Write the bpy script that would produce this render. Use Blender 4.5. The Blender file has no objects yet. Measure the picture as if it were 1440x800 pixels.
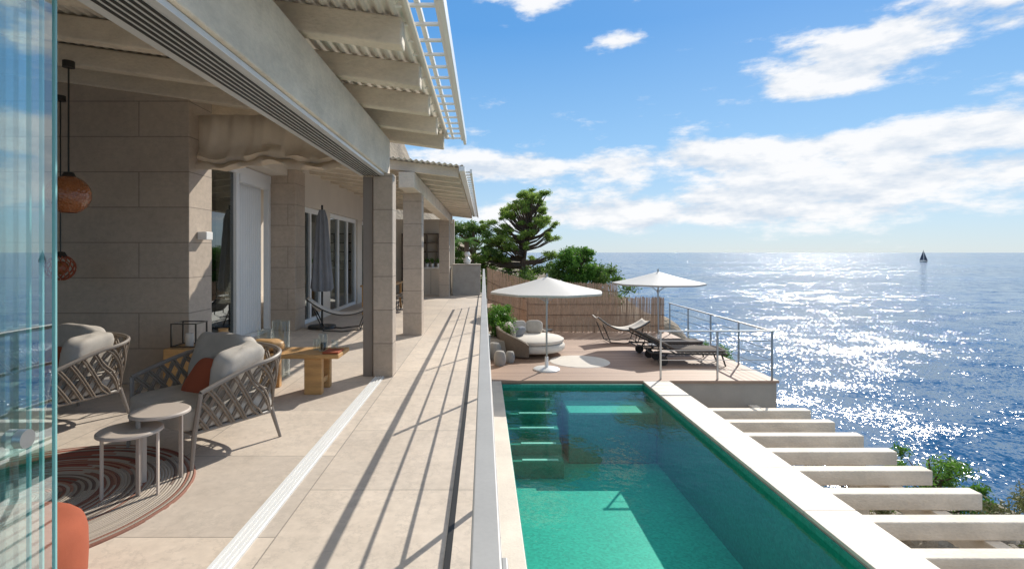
import bpy, math, random
from math import sin, cos, pi, radians, sqrt, exp
from mathutils import Vector, Matrix, Euler
random.seed(7)
S = bpy.context.scene
S.view_settings.view_transform = 'Standard'
S.view_settings.look = 'None'
S.view_settings.exposure = 0

# ---------------------------------------------------------------- helpers
class MB:
    def __init__(s): s.v=[]; s.f=[]
    def add(s, vs, fs):
        o=len(s.v); s.v+= [tuple(v) for v in vs]; s.f+=[tuple(i+o for i in f) for f in fs]; return s
    def box(s,x0,x1,y0,y1,z0,z1,M=None):
        vs=[Vector((x,y,z)) for z in (z0,z1) for y in (y0,y1) for x in (x0,x1)]
        if M is not None: vs=[M@v for v in vs]
        return s.add(vs,[(0,2,3,1),(4,5,7,6),(0,1,5,4),(2,6,7,3),(0,4,6,2),(1,3,7,5)])
    def tube(s,pts,rs,n=8,cap=True,flat=1.0):
        pts=[Vector(p) for p in pts]
        if not hasattr(rs,'__len__'): rs=[rs]*len(pts)
        vs=[];fs=[]; prev=None
        for i,p in enumerate(pts):
            d=(pts[min(i+1,len(pts)-1)]-pts[max(i-1,0)]).normalized()
            if prev is None:
                a=Vector((0,0,1)) if abs(d.z)<.9 else Vector((1,0,0))
                u=d.cross(a).normalized()
            else:
                u=(prev-d*prev.dot(d)).normalized()
            prev=u; w=d.cross(u)
            for k in range(n):
                an=2*pi*(k+.5)/n
                vs.append(p+u*cos(an)*rs[i]+w*sin(an)*rs[i]*flat)
        for i in range(len(pts)-1):
            for k in range(n):
                a=i*n+k;b=i*n+(k+1)%n
                fs.append((a,b,b+n,a+n))
        if cap:
            fs.append(tuple(range(n-1,-1,-1))); fs.append(tuple((len(pts)-1)*n+k for k in range(n)))
        return s.add(vs,fs)
    def lathe(s,prof,c=(0,0,0),n=32,a0=0,a1=2*pi):
        full=abs(a1-a0-2*pi)<1e-6; m=n if full else n+1
        vs=[];fs=[]
        for r,z in prof:
            for k in range(m):
                an=a0+(a1-a0)*k/n
                vs.append((c[0]+r*cos(an),c[1]+r*sin(an),c[2]+z))
        for i in range(len(prof)-1):
            for k in range(n):
                a=i*m+k;b=i*m+(k+1)%m
                fs.append((a,b,b+m,a+m))
        return s.add(vs,fs)
    def pillow(s,c,size,e1=.5,e2=.45,rot=(0,0,0),n=28,m=16,puff=0.0,jit=0.0):
        R=Euler(rot).to_matrix(); c=Vector(c); vs=[];fs=[]
        f=lambda w,e:(1 if w>=0 else -1)*abs(w)**e
        ph=random.random()*9
        for i in range(m+1):
            la=-pi/2+pi*i/m
            for k in range(n):
                lo=2*pi*k/n
                x=f(cos(la),e1)*f(cos(lo),e2); y=f(cos(la),e1)*f(sin(lo),e2); z=f(sin(la),e1)
                q=1-puff*min(1,(x*x+y*y)/1.6)
                v=Vector((x*size[0]/2,y*size[1]/2,z*size[2]/2*q))
                if jit: v*=1+jit*(sin(5*x+ph)*sin(4*y+ph*2)+.5*sin(9*x+3*z+ph)+.4*sin(14*z+6*x+ph))
                vs.append(c+R@v)
        for i in range(m):
            for k in range(n):
                a=i*n+k;b=i*n+(k+1)%n
                fs.append((a,b,b+n,a+n))
        return s.add(vs,fs)
    def build(s,name,mat,parent=None,smooth=False,bevel=0,sharp=35,thick=0):
        me=bpy.data.meshes.new(name); me.from_pydata(s.v,[],s.f); me.update()
        o=bpy.data.objects.new(name,me); S.collection.objects.link(o)
        me.materials.append(mat)
        if parent is not None: o.parent=parent
        if smooth:
            for p in me.polygons: p.use_smooth=True
            try: me.set_sharp_from_angle(angle=radians(sharp))
            except Exception: pass
        if thick:
            t=o.modifiers.new('t','SOLIDIFY'); t.thickness=thick
        if bevel:
            b=o.modifiers.new('b','BEVEL'); b.width=bevel; b.segments=2; b.limit_method='ANGLE'
        return o
def empty(name,loc=(0,0,0),rz=0,sc=1):
    e=bpy.data.objects.new(name,None); S.collection.objects.link(e)
    e.location=loc; e.rotation_euler=(0,0,rz); e.scale=(sc,sc,sc); e.empty_display_size=.2
    return e
def box(name,b,mat,parent=None,bevel=0.006):
    return MB().box(*b).build(name,mat,parent,bevel=bevel)

def base(name):
    m=bpy.data.materials.new(name); m.use_nodes=True
    N=m.node_tree.nodes; L=m.node_tree.links
    return m,N,L,N['Principled BSDF']
def mth(N,L,op,a,b=None,c=None,clamp=False):
    n=N.new('ShaderNodeMath'); n.operation=op; n.use_clamp=clamp
    for i,x in enumerate((a,b,c)):
        if x is None: continue
        if hasattr(x,'is_linked') or hasattr(x,'links'): L.new(x,n.inputs[i])
        else: n.inputs[i].default_value=x
    return n.outputs[0]
def mixc(N,L,f,a,b,mode='MIX'):
    n=N.new('ShaderNodeMix'); n.data_type='RGBA'; n.blend_type=mode
    for i,x in ((0,f),(6,a),(7,b)):
        if hasattr(x,'links'): L.new(x,n.inputs[i])
        elif i==0: n.inputs[0].default_value=x
        else: n.inputs[i].default_value=(x[0],x[1],x[2],1)
    return n.outputs[2]
def noise(N,L,vec,scale,detail=5,rough=.55,out=0):
    n=N.new('ShaderNodeTexNoise'); n.inputs['Scale'].default_value=scale
    n.inputs['Detail'].default_value=detail; n.inputs['Roughness'].default_value=rough
    if vec is not None: L.new(vec,n.inputs['Vector'])
    return n.outputs[out]
def objc(N): return N.new('ShaderNodeTexCoord').outputs['Object']
def ramp(N,L,f,pts,const=False):
    r=N.new('ShaderNodeValToRGB'); L.new(f,r.inputs[0])
    if const: r.color_ramp.interpolation='CONSTANT'
    els=r.color_ramp.elements
    while len(els)<len(pts): els.new(.5)
    for e,(p,c) in zip(els,pts):
        e.position=p; e.color=(c[0],c[1],c[2],1)
    return r.outputs[0]
def mapping(N,L,vec,scale=(1,1,1),rot=(0,0,0),loc=(0,0,0)):
    n=N.new('ShaderNodeMapping'); L.new(vec,n.inputs[0])
    n.inputs['Scale'].default_value=scale; n.inputs['Rotation'].default_value=rot; n.inputs['Location'].default_value=loc
    return n.outputs[0]
def vm(N,L,op,a,b=None,s=None):
    n=N.new('ShaderNodeVectorMath'); n.operation=op
    for i,x in enumerate((a,b)):
        if x is None: continue
        if hasattr(x,'links'): L.new(x,n.inputs[i])
        else: n.inputs[i].default_value=x
    if s is not None:
        if hasattr(s,'links'): L.new(s,n.inputs['Scale'])
        else: n.inputs['Scale'].default_value=s
    return n.outputs['Value'] if op in('DOT_PRODUCT','LENGTH') else n.outputs[0]
def bump(N,L,B,h,strength=.3,dist=.01):
    b=N.new('ShaderNodeBump'); b.inputs['Strength'].default_value=strength; b.inputs['Distance'].default_value=dist
    L.new(h,b.inputs['Height']); L.new(b.outputs[0],B.inputs['Normal'])
def mat(name,col,rough=.6,var=.15,scale=2.5,bmp=.2,bscale=40,metal=0,stretch=(1,1,1),spec=.5,dist=.006):
    m,N,L,B=base(name)
    v=mapping(N,L,objc(N),stretch)
    a=noise(N,L,v,scale,4); b=noise(N,L,v,bscale,3)
    f=mth(N,L,'ADD',mth(N,L,'MULTIPLY',a,.7),mth(N,L,'MULTIPLY',b,.3))
    f=mth(N,L,'MULTIPLY_ADD',f,2.4,-.7,clamp=True)
    lo=[c*(1-var) for c in col]; hi=[min(1,c*(1+var)) for c in col]
    L.new(mixc(N,L,f,lo,hi),B.inputs['Base Color'])
    B.inputs['Roughness'].default_value=rough; B.inputs['Metallic'].default_value=metal
    B.inputs['Specular IOR Level'].default_value=spec
    if bmp: bump(N,L,B,b,bmp,dist)
    return m

# ---------------------------------------------------------------- materials
def tile_mat(name,col,w,h,mortar,offs=.5,plane='XY',mcol=.5,var=.12,ms=.004,spread=.11):
    m,N,L,B=base(name); oc=objc(N)
    sp=N.new('ShaderNodeSeparateXYZ'); L.new(oc,sp.inputs[0])
    cb=N.new('ShaderNodeCombineXYZ')
    if plane=='XY':
        L.new(sp.outputs[1],cb.inputs[0]); L.new(sp.outputs[0],cb.inputs[1])
    else:
        L.new(mth(N,L,'ADD',sp.outputs[0],sp.outputs[1]),cb.inputs[0]); L.new(sp.outputs[2],cb.inputs[1])
    br=N.new('ShaderNodeTexBrick'); L.new(cb.outputs[0],br.inputs['Vector'])
    br.offset=offs; br.inputs['Scale'].default_value=1
    br.inputs['Brick Width'].default_value=w; br.inputs['Row Height'].default_value=h
    br.inputs['Mortar Size'].default_value=ms; br.inputs['Mortar Smooth'].default_value=.1
    br.inputs['Color1'].default_value=(1-spread,1-spread,1-spread,1); br.inputs['Color2'].default_value=(1+spread*.7,1+spread*.6,1+spread*.4,1)
    br.inputs['Mortar'].default_value=(mcol,mcol,mcol,1); br.inputs['Bias'].default_value=0
    a=noise(N,L,oc,1.6,5,.6); b=noise(N,L,oc,14,5,.65)
    f=mth(N,L,'ADD',mth(N,L,'MULTIPLY',a,.5),mth(N,L,'MULTIPLY',b,.5))
    f=mth(N,L,'MULTIPLY_ADD',f,3,-1,clamp=True)
    col0=mixc(N,L,f,[x*(1-var) for x in col],[x*(1+var) for x in col])
    wf=mth(N,L,'MULTIPLY_ADD',noise(N,L,mapping(N,L,oc,(1,1,2)),.9,6,.65),3.0,-1.2,clamp=True)
    col0=mixc(N,L,mth(N,L,'MULTIPLY',wf,.30),col0,(col[0]*1.0,col[1]*.95,col[2]*.88))
    col1=mixc(N,L,1.0,col0,br.outputs['Color'],'MULTIPLY')
    vn=noise(N,L,mapping(N,L,oc,(1,1,2.5)),2.2,8,.7)
    vf=mth(N,L,'SUBTRACT',1,mth(N,L,'MULTIPLY',mth(N,L,'ABSOLUTE',mth(N,L,'SUBTRACT',vn,.5)),55),clamp=True)
    col2=mixc(N,L,mth(N,L,'MULTIPLY',vf,.32),col1,[x*.6 for x in col])
    L.new(col2,B.inputs['Base Color'])
    hh=mth(N,L,'SUBTRACT',mth(N,L,'MULTIPLY',b,.25),br.outputs['Fac'])
    bump(N,L,B,hh,.5,.004)
    B.inputs['Roughness'].default_value=.55
    return m
M_floor=tile_mat('limestone_floor',(.63,.545,.46),1.2,1.17,.003,.5,var=.17)
M_stone=tile_mat('limestone_wall',(.49,.405,.325),2.3,.43,.006,.5,'XZ',.55,.17,.006,.04)
M_conc=mat('whitewashed_timber_and_concrete',(.73,.64,.52),.75,.19,2.4,.6,22,stretch=(1,1,2),dist=.012)
M_coping=mat('coping_stone',(.60,.54,.46),.6,.2,2,.3,40)
M_fascia=mat('rendered_wall',(.42,.37,.31),.8,.15,1.5,.3,50)
M_plaster=mat('plaster',(.68,.61,.52),.8,.06,1.5,.15,60)
M_white=mat('white_paint',(.8,.8,.78),.35,.03,3,.02,50)
M_alu=mat('aluminium_track',(.70,.70,.69),.35,.04,6,.05,60,metal=.3)
M_rail=mat('rail_metal',(.36,.355,.345),.5,.1,5,.03,90,metal=.1)
M_steel=mat('stainless_steel',(.45,.45,.45),.3,.05,5,.02,90,metal=.9)
M_dark=mat('dark_metal',(.035,.033,.03),.4,.1,5,.05,60,metal=.3)
M_taupe=mat('taupe_metal',(.24,.205,.175),.45,.08,5,.05,60)
M_strap=mat('rope_strap',(.22,.175,.135),.8,.18,20,.5,220)
M_fabric=mat('light_grey_fabric',(.44,.40,.35),.95,.14,9,.6,260,dist=.002)
M_cream=mat('cream_fabric',(.66,.61,.54),.95,.06,5,.4,200,dist=.002)
M_greyf=mat('grey_fabric',(.22,.23,.25),.95,.15,5,.4,200,dist=.002)
M_rust=mat('terracotta_fabric',(.34,.08,.035),.9,.15,6,.4,220,dist=.002)
M_canvas=mat('canvas',(.72,.61,.48),.95,.1,3,.4,120)
M_wood=mat('oak_wood',(.52,.30,.12),.5,.25,3,.3,20,stretch=(1,6,6))
M_bamboo=mat('bamboo_reed',(.54,.38,.26),.7,.4,9,.4,60,stretch=(8,8,1))
M_bark=mat('bark',(.12,.085,.06),.9,.3,6,.8,30,stretch=(3,3,1),dist=.03)
M_pot=mat('stone_pot',(.35,.33,.30),.8,.15,5,.2,50)
M_frost=mat('roof_sheet',(.78,.73,.65),.5,.06,3,.05,50)

def deck_mat():
    m,N,L,B=base('timber_deck'); oc=objc(N)
    sp=N.new('ShaderNodeSeparateXYZ'); L.new(oc,sp.inputs[0])
    y=mth(N,L,'DIVIDE',sp.outputs[1],.14); fl=mth(N,L,'FLOOR',y); fr=mth(N,L,'FRACT',y)
    wn=N.new('ShaderNodeTexWhiteNoise'); wn.noise_dimensions='1D'; L.new(fl,wn.inputs['W'])
    g=noise(N,L,mapping(N,L,oc,(1,14,1)),3,6)
    f=mth(N,L,'ADD',mth(N,L,'MULTIPLY',wn.outputs[0],.5),mth(N,L,'MULTIPLY',g,.6),clamp=True)
    c=mixc(N,L,f,(.22,.135,.09),(.46,.31,.22))
    gap=mth(N,L,'LESS_THAN',fr,.07)
    L.new(mixc(N,L,gap,c,(.05,.03,.02)),B.inputs['Base Color']); B.inputs['Roughness'].default_value=.6
    bump(N,L,B,mth(N,L,'SUBTRACT',mth(N,L,'MULTIPLY',g,.3),gap),.5,.005)
    return m
M_deck=deck_mat()

def leaf_mat(name,c1,c2,c3,trans=.25):
    m,N,L,B=base(name); g=N.new('ShaderNodeNewGeometry')
    n=noise(N,L,objc(N),1.1,2)
    f=mth(N,L,'ADD',mth(N,L,'MULTIPLY',g.outputs['Random Per Island'],.6),mth(N,L,'MULTIPLY',n,.5),clamp=True)
    c=ramp(N,L,f,[(0,c1),(.5,c2),(1,c3)])
    L.new(c,B.inputs['Base Color']); B.inputs['Roughness'].default_value=.55
    t=N.new('ShaderNodeBsdfTranslucent'); L.new(c,t.inputs[0])
    mx=N.new('ShaderNodeMixShader'); mx.inputs[0].default_value=trans
    L.new(B.outputs[0],mx.inputs[1]); L.new(t.outputs[0],mx.inputs[2])
    L.new(mx.outputs[0],N['Material Output'].inputs[0])
    return m
M_pine=leaf_mat('pine_needles',(.06,.12,.02),(.20,.32,.05),(.42,.52,.13),.6)
M_oak=leaf_mat('oak_leaves',(.03,.075,.012),(.09,.17,.03),(.22,.32,.07),.45)
M_bush=leaf_mat('bush_leaves',(.03,.09,.01),(.09,.22,.025),(.2,.38,.06),.45)
M_scrub=leaf_mat('scrub_leaves',(.06,.07,.025),(.15,.17,.06),(.30,.27,.14),.35)

def schlick(N,L,f0,normal=None):
    g=N.new('ShaderNodeNewGeometry'); 
    c=mth(N,L,'ABSOLUTE',vm(N,L,'DOT_PRODUCT',g.outputs['Incoming'],normal if normal is not None else g.outputs['Normal']))
    return mth(N,L,'MULTIPLY_ADD',mth(N,L,'POWER',mth(N,L,'SUBTRACT',1,c,clamp=True),5),1-f0,f0,clamp=True)
def glass_mat(name,tint,refl,rough=0.0):
    m,N,L,B=base(name)
    t=N.new('ShaderNodeBsdfTransparent'); t.inputs[0].default_value=(*tint,1)
    g=N.new('ShaderNodeBsdfGlossy'); g.inputs['Roughness'].default_value=rough; g.inputs[0].default_value=(.90,.97,1,1)
    mx=N.new('ShaderNodeMixShader'); L.new(schlick(N,L,refl),mx.inputs[0])
    L.new(t.outputs[0],mx.inputs[1]); L.new(g.outputs[0],mx.inputs[2]); L.new(mx.outputs[0],N['Material Output'].inputs[0])
    return m
M_panel=glass_mat('sliding_glass',(.76,.93,.93),.25)
M_clear=glass_mat('clear_glass',(.94,.96,.95),.05)
M_window=glass_mat('window_glass',(.35,.38,.38),.14)
m,N,L,B=base('glass_edge'); B.inputs['Base Color'].default_value=(.25,.52,.5,1); B.inputs['Roughness'].default_value=.15; M_edge=m

def water_mat():
    m,N,L,B=base('pool_water'); oc=objc(N)
    t=N.new('ShaderNodeBsdfTransparent'); t.inputs[0].default_value=(.60,.88,.83,1)
    g=N.new('ShaderNodeBsdfGlossy'); g.inputs['Roughness'].default_value=.02
    h=mth(N,L,'ADD',noise(N,L,mapping(N,L,oc,(1,.7,1)),2.6,3),mth(N,L,'MULTIPLY',noise(N,L,oc,11,2),.2))
    b=N.new('ShaderNodeBump'); b.inputs['Strength'].default_value=.3; b.inputs['Distance'].default_value=.03; L.new(h,b.inputs['Height'])
    L.new(b.outputs[0],g.inputs['Normal'])
    mx=N.new('ShaderNodeMixShader'); L.new(schlick(N,L,.03,b.outputs[0]),mx.inputs[0]); L.new(t.outputs[0],mx.inputs[1]); L.new(g.outputs[0],mx.inputs[2])
    L.new(mx.outputs[0],N['Material Output'].inputs[0]); return m
M_water=water_mat()
def mosaic(name,k):
    m,N,L,B=base(name); oc=objc(N)
    v=N.new('ShaderNodeTexVoronoi'); v.inputs['Scale'].default_value=30; L.new(oc,v.inputs['Vector'])
    sp=N.new('ShaderNodeSeparateXYZ'); L.new(v.outputs['Color'],sp.inputs[0])
    f=mth(N,L,'ADD',mth(N,L,'MULTIPLY',sp.outputs[0],.5),mth(N,L,'MULTIPLY',noise(N,L,oc,1.2,4),.5))
    L.new(mixc(N,L,f,(.004*k,.27*k,.20*k),(.03*k,.56*k,.42*k)),B.inputs['Base Color']); B.inputs['Roughness'].default_value=.5
    return m
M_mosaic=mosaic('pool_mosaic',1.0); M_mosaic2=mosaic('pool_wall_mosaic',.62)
M_step=mat('pool_step_tile',(.62,.85,.78),.5,.1,4,.05,60)

# ---------------------------------------------------------------- terrace + floor
ter=empty('terrace')
box('terrace_slab',(-8.4,.10,-4,21.3,-4.2,0),M_floor,ter,.004)
MB().box(-.205,-.17,-4,21,.0005,.004).build('drain_slot',M_dark,ter)
tr=empty('sliding_door_track')
mb=MB()
mb.box(-1.40,-1.27,-4,6.84,.001,.006)
mb.build('track_base',M_alu,tr)
mb=MB()
for x in (-1.39,-1.36,-1.33,-1.30): mb.box(x,x+.018,-4,6.84,.007,.016)
mb.build('track_ribs',M_white,tr)

# ---------------------------------------------------------------- terrace railing
rl=empty('terrace_railing')
MB().box(-.022,.03,-.2,16.3,1.075,1.1).build('handrail',M_rail,rl,bevel=.004)
mb=MB()
for z in (.83,.57,.31): mb.tube([(.02,-.2,z),(.02,16.3,z)],.011,8)
mb.build('rods',M_rail,rl,smooth=True)
mb=MB()
y=.9
while y<16.4:
    mb.box(.03,.042,y-.03,y+.03,-.1,1.07); y+=2.55
mb.build('posts',M_rail,rl,bevel=.003)

# ---------------------------------------------------------------- pergola 1 (over the room)
def rz(x): return 3.02+.14*(-.55-x)
pg=empty('pergola')
box('main_beam',(-1.60,-1.25,-4,7.12,2.62,3.10),M_conc,pg,.01)
box('head_track',(-1.59,-1.28,-4,6.86,2.585,2.617),M_alu,pg,.002)
mb=MB()
for i in range(6):
    x=-1.53+i*.036; mb.box(x,x+.016,-4,6.86,2.580,2.584)
mb.build('head_slots',M_dark,pg)
mb=MB()
ys=[-3.6+.915*i for i in range(13)]
for y in ys:
    yy=y
    x0,x1=-8.2,-.55+random.uniform(-.02,.02)
    vs=[]
    for yv in (yy,yy+.14):
        vs+=[(x0,yv,rz(x0)),(x1,yv,rz(x1)+.02),(x1,yv,rz(x1)+.22),(x0,yv,rz(x0)+.22)]
    mb.add(vs,[(0,1,2,3),(7,6,5,4),(0,4,5,1),(1,5,6,2),(2,6,7,3),(3,7,4,0)])
mb.build('rafters',M_conc,pg,bevel=.015)
# corrugated roof sheet
vs=[];fs=[];n=620
for i in range(n+1):
    x=-8.2+(8.2-.5)*i/n; z=rz(x)+.245+.018*sin(2*pi*x/.1)
    vs+=[(x,-4,z),(x,7.75,z)]
for i in range(n): fs.append((2*i,2*i+2,2*i+3,2*i+1))
MB().add(vs,fs).build('corrugated_sheet',M_frost,pg,smooth=True,thick=.004)
mb=MB()
for x in (-.60,-.47,-.33): mb.box(x,x+.035,-4,7.95,3.30-(x+.6)*.14,3.345-(x+.6)*.14)
y=-3.9
while y<7.9:
    mb.box(-.6,-.30,y,y+.03,3.262,3.285); y+=.30
mb.build('edge_lattice',M_white,pg,bevel=.003)
MB().box(-.295,-.255,-4,7.95,3.20,3.33).build('edge_gutter',M_white,pg,bevel=.004)
box('stone_column',(-1.42,-1.17,6.86,7.12,0,2.615),M_stone,pg,.006)
box('frame_post',(-1.56,-1.432,6.90,7.05,0,2.58),M_taupe,pg,.004)
box('eave_beam',(-8.2,-1.62,7.15,7.3,2.95,3.16),M_conc,pg,.01)

# canvas blind
bl=empty('canvas_blind')
vs=[];fs=[];nx=110;prof=[(0,3.33),(.0,3.15),(.0,2.98),(.03,2.92),(-.03,2.84),(-.07,2.80),(.02,2.745),(.06,2.70),(-.05,2.66),(-.08,2.70),(-.02,2.76)]
for i in range(nx+1):
    t=i/nx; x=-3.62+(2.0)*t
    sag=-.02*sin(pi*t*3)-.02*sin(11*t)
    for k,(dy,z) in enumerate(prof):
        vs.append((x,6.72+dy*(1+.5*sin(23*t+k))+.014*sin(40*t+k*.7)+.006*sin(95*t+k),z+(sag if k>2 else 0)+.014*sin(31*t+k*1.3)*(k>3)))
m_=len(prof)
for i in range(nx):
    for k in range(m_-1): fs.append((i*m_+k,(i+1)*m_+k,(i+1)*m_+k+1,i*m_+k+1))
MB().add(vs,fs).build('cloth',M_canvas,bl,smooth=True,sharp=80,thick=.006)

# ---------------------------------------------------------------- house
hs=empty('house')
box('stone_end_wall',(-8.2,-3.59,6.5,7.05,0,4.0),M_stone,hs,.008)
box('room_back_wall',(-8.4,-8.2,-4,7,0,4.3),M_plaster,hs)
box('wall_lamp',(-3.587,-3.47,6.68,6.84,1.76,1.86),M_white,hs,.008)
mb=MB()
mb.box(-4.46,-4.34,7.05,10.9,3.0,3.15); mb.box(-4.46,-4.34,7.05,10.9,.0,.06)
for y in (7.1,8.35,9.38,10.78): mb.box(-4.45,-4.345,y,y+.11,.06,3.0)
mb.box(-4.46,-4.33,9.5,10.78,2.86,3.0)
mb.build('door_frame',M_white,hs,bevel=.004)
MB().box(-4.41,-4.40,7.2,9.4,.06,3).build('door_glass',M_window,hs)
vs=[];fs=[]
for i in range(81):
    y=9.5+1.28*i/80; x=-4.50+.025*sin(i*1.1)
    vs+=[(x,y,.05),(x,y,2.9)]
for i in range(80): fs.append((2*i,2*i+2,2*i+3,2*i+1))
MB().add(vs,fs).build('white_curtain',M_white,hs,smooth=True,sharp=180)
vs=[];fs=[]
for i in range(81):
    y=8.5+.5*i/80; x=-4.55+.04*sin(i*.9)
    vs+=[(x,y,.05),(x,y,2.95)]
for i in range(80): fs.append((2*i,2*i+2,2*i+3,2*i+1))
MB().add(vs,fs).build('grey_curtain',M_greyf,hs,smooth=True,sharp=180)
box('door_lintel',(-4.5,-4.0,7.05,10.9,3.16,3.9),M_plaster,hs)
box('stone_pilaster',(-4.42,-3.85,10.9,11.5,0,3.3),M_stone,hs,.008)
box('inner_floor',(-8.2,-4.47,7.1,21,0.001,.02),M_floor,hs)
box('inner_back_wall',(-8.4,-8.2,7.1,21.3,0,4),M_plaster,hs)
box('facade_header',(-4.4,-3.9,11.5,21,2.62,3.6),M_plaster,hs)
mb=MB()
for y0,y1 in ((13.05,13.65),(16.6,17.2),(19.8,21.0)): mb.box(-4.3,-3.92,y0,y1,0,2.62)
mb.build('facade_piers',M_plaster,hs,bevel=.006)
mb=MB()
for y0,y1 in ((11.5,13.05),(13.65,16.6),(17.2,19.8)):
    mb.box(-4.08,-3.98,y0,y1,2.5,2.615); mb.box(-4.08,-3.98,y0,y1,0.001,.09)
    k=2 if y1-y0<2 else 3
    for j in range(k+1):
        yy=y0+(y1-y0-.09)*j/k; mb.box(-4.08,-3.975,yy,yy+.09,.09,2.5)
mb.build('window_frames',M_white,hs,bevel=.004)
MB().box(-4.03,-4.02,11.5,19.8,.05,2.6).build('window_glass',M_window,hs)
box('roof_slab',(-8.4,-3.88,7.32,21.3,3.92,4.15),M_plaster,hs)
# far end wall and shelves
box('end_wall',(-4.3,-1.15,21.02,21.2,0,2.9),M_plaster,hs)
mb=MB()
for z in (.9,1.25,1.6,1.95,2.3): mb.box(-3.2,-1.75,20.75,21.01,z,z+.04)
for x in (-3.2,-2.72,-2.24,-1.79): mb.box(x,x+.04,20.74,21.01,.0,2.34)
sh=empty('shelving'); mb.build('boards',mat('shelf_wood',(.16,.12,.09),.6),sh,bevel=.003)

# second pergola
p2=empty('far_pergola')
def r2(x): return 2.93+.12*(-.4-x)
mb=MB()
y=9.5
while y<21:
    x0,x1=-3.95,-.45; vs=[]
    for yv in (y,y+.12): vs+=[(x0,yv,r2(x0)),(x1,yv,r2(x1)),(x1,yv,r2(x1)+.17),(x0,yv,r2(x0)+.17)]
    mb.add(vs,[(0,1,2,3),(7,6,5,4),(0,4,5,1),(1,5,6,2),(2,6,7,3),(3,7,4,0)]); y+=.82
mb.build('rafters',M_conc,p2,bevel=.008)
vs=[];fs=[];n=300
for i in range(n+1):
    x=-3.95+3.6*i/n; z=r2(x)+.19+.014*sin(2*pi*x/.1); vs+=[(x,9.3,z),(x,21.3,z)]
for i in range(n): fs.append((2*i,2*i+2,2*i+3,2*i+1))
MB().add(vs,fs).build('corrugated_sheet',M_frost,p2,smooth=True,thick=.004)
box('edge_beam',(-1.50,-1.22,9.4,21,2.74,3.02),M_conc,p2,.01)
mb=MB()
mb.box(-.43,-.33,9.3,21.3,3.02,3.10)
y=9.4
while y<21: mb.box(-.32,-.24,y,y+.04,3.0,3.03); y+=.35
mb.box(-.24,-.20,9.3,21.3,2.98,3.05)
mb.build('edge_lattice',M_white,p2,bevel=.003)
box('stone_column',(-1.55,-1.19,10.26,10.6,0,2.738),M_stone,p2,.006)
box('stone_column_far',(-1.6,-1.24,19.2,19.55,0,2.738),M_stone,p2,.006)
# barbecue counter
ct=empty('outdoor_kitchen_counter')
box('cabinet',(-2.35,-1.25,20.0,20.7,0,.98),M_plaster,ct); box('worktop',(-2.4,-1.22,19.95,20.72,.985,1.04),M_white,ct)
box('grill_block',(-1.16,-.12,19.9,20.7,0,1.12),M_pot,ct,.01); box('grill_top',(-1.18,-.10,19.88,20.72,1.123,1.16),M_fascia,ct,.01)
mb=MB()
for x in (-1.98,-1.62): mb.box(x,x+.008,19.994,19.999,.05,.93)
mb.build('door_gaps',M_dark,ct)

# ---------------------------------------------------------------- foliage
def foliage(mb,clumps,n,size,flat=.6,asp=.5):
    for (c,r) in clumps:
        for _ in range(n):
            while 1:
                p=Vector((random.uniform(-1,1),random.uniform(-1,1),random.uniform(-1,1)))
                if p.length<1: break
            p=p*(.35+.65*random.random())
            q=Vector((c[0]+p.x*r,c[1]+p.y*r,c[2]+p.z*r*flat))
            d=Vector((random.gauss(0,1),random.gauss(0,1),random.gauss(0,1))).normalized()
            e=d.cross(Vector((random.gauss(0,1),random.gauss(0,1),random.gauss(0,1)))).normalized()
            s=size*random.uniform(.6,1.4)
            mb.add([q-d*s,q+e*s*asp*.6,q+d*s,q-e*s*asp*.6],[(0,1,2,3)])
def tree(name,loc,h,clumps,n,size,m,lean=(0,0),r=.16,flat=.6,asp=.5):
    e=empty(name,loc)
    tp=[(0,0,0),(lean[0]*.3,lean[1]*.3,h*.35),(lean[0]*.6+.1,lean[1]*.6,h*.65),(lean[0],lean[1],h*.92)]
    mb=MB(); mb.tube(tp,[r,r*.75,r*.5,r*.2],8)
    for c,cr in clumps:
        t=min(.9,max(.25,(c[2]/h)*.8)); k=t*3; i=min(2,int(k)); f=k-i
        a=Vector(tp[i]).lerp(Vector(tp[i+1]),f); b=Vector(c); mid=a.lerp(b,.5)+Vector((0,0,-.08*h*.3))
        mb.tube([a,mid,b],[r*.3,r*.2,r*.06],5)
    mb.build('trunk_and_limbs',M_bark,e,smooth=True)
    fb=MB(); foliage(fb,clumps,n,size,flat,asp); fb.build('crown',m,e)
    return e
cl=[]
random.seed(21)
# layered pine: foliage pads at the ends of limbs, finer pads around them
for i in range(34):
    a=random.uniform(0,2*pi); hh=i/33
    R=(2.0-1.05*hh**1.8)*random.uniform(.25,1)**.5
    c=(R*cos(a)+.35*hh+.1,R*sin(a)*.8,2.0+3.5*hh+random.uniform(-.15,.15))
    for j in range(5):
        cl.append(((c[0]+random.gauss(0,.32),c[1]+random.gauss(0,.32),c[2]+random.gauss(0,.12)),random.uniform(.18,.38)))
tree('pine_tree',(1.85,27,-.9),5.9,cl,210,.075,M_pine,(.5,0),.2,.6,.3)
cl=[((random.uniform(-1.5,1.3),random.uniform(-1,1),random.uniform(.6,2.6)),random.uniform(.3,.5)) for i in range(55)]
tree('broadleaf_tree',(4.6,26,-.9),2.9,[c for c in cl if abs(c[0][0])<1.9-c[0][2]*.45],380,.065,M_bush,(.1,0),.1,.8,.6)
cl=[((random.uniform(-1.9,1.6),random.uniform(-1,1),random.uniform(1.0,3.9)),random.uniform(.3,.55)) for i in range(60)]
tree('holm_oak_tree',(-.6,27,-.8),3.9,cl,300,.08,M_oak,(.1,0),.16,.8,.5)
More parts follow.
